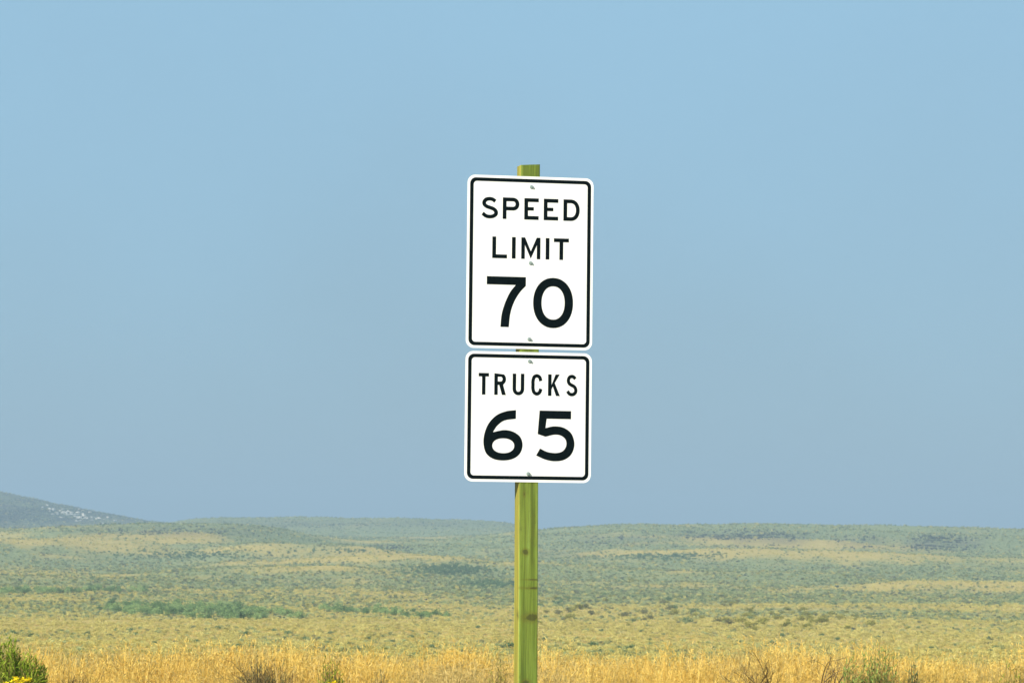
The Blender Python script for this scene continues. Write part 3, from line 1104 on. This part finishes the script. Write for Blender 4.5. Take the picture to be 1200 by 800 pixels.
def fg_shrubs():
    def H(px, row, y): return top_h(px, row, y, place_px(px, y)[2])
    shrub_thing('rabbitbrush', 'large bright green bush beside the yellow flowers', 'bush', 6, 25.3,
                broom_shrub(1, H(6, 744, 25.3), .68, 520, M_GREEN, .052, .009, 36, 0, .2))
    shrub_thing('flowering_rabbitbrush', 'small bush topped with yellow flowers in front of the green bush', 'flower bush', 27, 24.9,
                broom_shrub(2, H(27, 785, 24.9), .32, 120, M_GREEN, .035, .006, 16, .95, .3))
    shrub_thing('rabbitbrush', 'small green sprout to the right of the yellow flowers', 'bush', 57, 25.4,
                broom_shrub(3, H(57, 776, 25.4), .16, 60, M_GREEN, .04, .007, 26, 0, .2))
    x, y, z = place_px(98, 25.6)
    o = link('dead_bush', twig_shrub(4, H(98, 766, 25.6), .30, 9, 3), None, (x, y, z - .02))
    tag(o, 'sparse dead brown bush with bare forked twigs near the green bush', 'bush')
    x, y, z = place_px(314, 25.1)
    r = shrub_thing('grey_bush', 'dark grey half-dead bush with a pale straw stalk leaning across it', 'bush', 314, 25.1,
                    broom_shrub(5, H(314, 763, 25.1), .46, 340, M_GREY, .034, .006, 16, 0, .25))
    link('twigs', twig_shrub(6, H(314, 761, 25.1), .42, 26, 3, rad=.007), r)
    g = Geo(); hh = H(325, 766, 24.9)
    g.tube([Vector((.14, -.2, .45)), Vector((.1, -.2, hh * .9)), Vector((.03, -.2, hh + .02))], .006, .003, 4)
    link('stalk', g.mesh('stalk', M_GRASS_PALE), r)
    shrub_thing('green_bush', 'grey-green upright bush above the small yellow flower clump', 'bush', 392, 25.4,
                broom_shrub(7, H(392, 764, 25.4), .22, 150, M_GREEN, .035, .006, 22, 0, .3))
    shrub_thing('flowering_rabbitbrush', 'low clump of yellow flowers below the grey-green upright bush', 'flower bush', 402, 24.8,
                broom_shrub(8, H(402, 791, 24.8), .24, 110, M_GREEN, .03, .006, 12, .95, .3))
    shrub_thing('grey_bush', 'small grey bush sunk in golden grass between the yellow flowers and post', 'bush', 450, 25.4,
                broom_shrub(9, H(450, 779, 25.4), .24, 130, M_GREY, .03, .005, 16, 0, .3))
    shrub_thing('weed', 'tall thin green-tipped weed standing against the left of the post', 'weed', 588, 26.7,
                broom_shrub(10, H(588, 752, 26.7), .16, 26, M_OLIVE, .035, .006, 18, 0, .3))
    x, y, z = place_px(895, 26.9)
    o = link('dead_bush', twig_shrub(12, H(895, 748, 26.9), .70, 15, 3, rad=.009), None, (x, y, z - .02))
    tag(o, 'bare dead bush with dark twigs spreading low to the left', 'bush')
    x, y, z = place_px(955, 26.7)
    o = link('dead_bush', twig_shrub(15, H(955, 752, 26.7), .42, 9, 3, (.35, 0), .012), None, (x, y, z - .02))
    tag(o, 'bare dead bush with a thick dark branch rising beside the bright green shrub', 'bush')
    shrub_thing('green_bush', 'fresh green shrub with upright shoots beside the bare dead branches', 'bush', 1008, 25.9,
                broom_shrub(13, H(1008, 754, 25.9), .32, 110, M_FRESH, .040, .007, 26, 0, .3, .36, .74))
    shrub_thing('green_bush', 'fresh green shrub with the tallest spiky shoots in the golden grass', 'bush', 1036, 26.0,
                broom_shrub(14, H(1036, 746, 26.0), .34, 110, M_FRESH, .042, .007, 26, 0, .3, .36, .70))
    shrub_thing('green_bush', 'small dark green tuft peeking over the golden grass top', 'bush', 1074, 26.3,
                broom_shrub(16, H(1074, 763, 26.3), .13, 60, M_SAGE, .035, .007, 24, 0, .3))
    shrub_thing('weed', 'bunch of green stalks in the grass near a tall straw plume', 'weed', 1186, 24.9,
                broom_shrub(17, H(1186, 768, 24.9), .20, 70, M_GREEN, .045, .006, 14, 0, .35))
    x, y, z = place_px(1172, 26.1)
    o = link('grass_plume', grass_tuft(18, H(1172, 741, 26.1) * .95, 26, .12, M_GRASS_PALE, .005), None, (x, y, z - .02))
    tag(o, 'tall pale straw plume standing above the golden grass', 'grass')
    for px, row, yy in ((822, 760, 25.9), (590, 755, 25.1), (380, 757, 26.4)):
        x, y, z = place_px(px, yy)
        o = link('grass_plume', grass_tuft(19 + px, H(px, row, yy) * .95, 24, .11, M_GRASS, .005), None, (x, y, z - .02))
        tag(o, 'tall golden grass clump rising a little above the verge', 'grass', 'taller golden grass clumps')


fg_shrubs()


# ------------------------------------------------------------------ haze
def haze():
    x, y0, y1, z0, z1 = 2700.0, -220.0, 8400.0, -20.0, 92.0
    v = [(a, b, c) for c in (z0, z1) for a, b in ((-x, y0), (x, y0), (x, y1), (-x, y1))]
    f = [(3, 2, 1, 0), (4, 5, 6, 7), (0, 1, 5, 4), (1, 2, 6, 5), (2, 3, 7, 6), (3, 0, 4, 7)]
    m = bpy.data.materials.new('haze'); m.use_nodes = True
    t = m.node_tree; t.nodes.clear()
    pv = t.nodes.new('ShaderNodeVolumePrincipled'); o = t.nodes.new('ShaderNodeOutputMaterial')
    pv.inputs['Color'].default_value = (0.43, 0.59, 0.73, 1)
    pv.inputs['Density'].default_value = 0.00034
    pv.inputs['Anisotropy'].default_value = 0.0
    t.links.new(pv.outputs[0], o.inputs['Volume'])
    m.cycles.homogeneous_volume = True
    tag(link('haze', mesh('haze', v, f, m)), 'thin blue smoky haze over the whole valley', 'haze', kind='stuff')


haze()
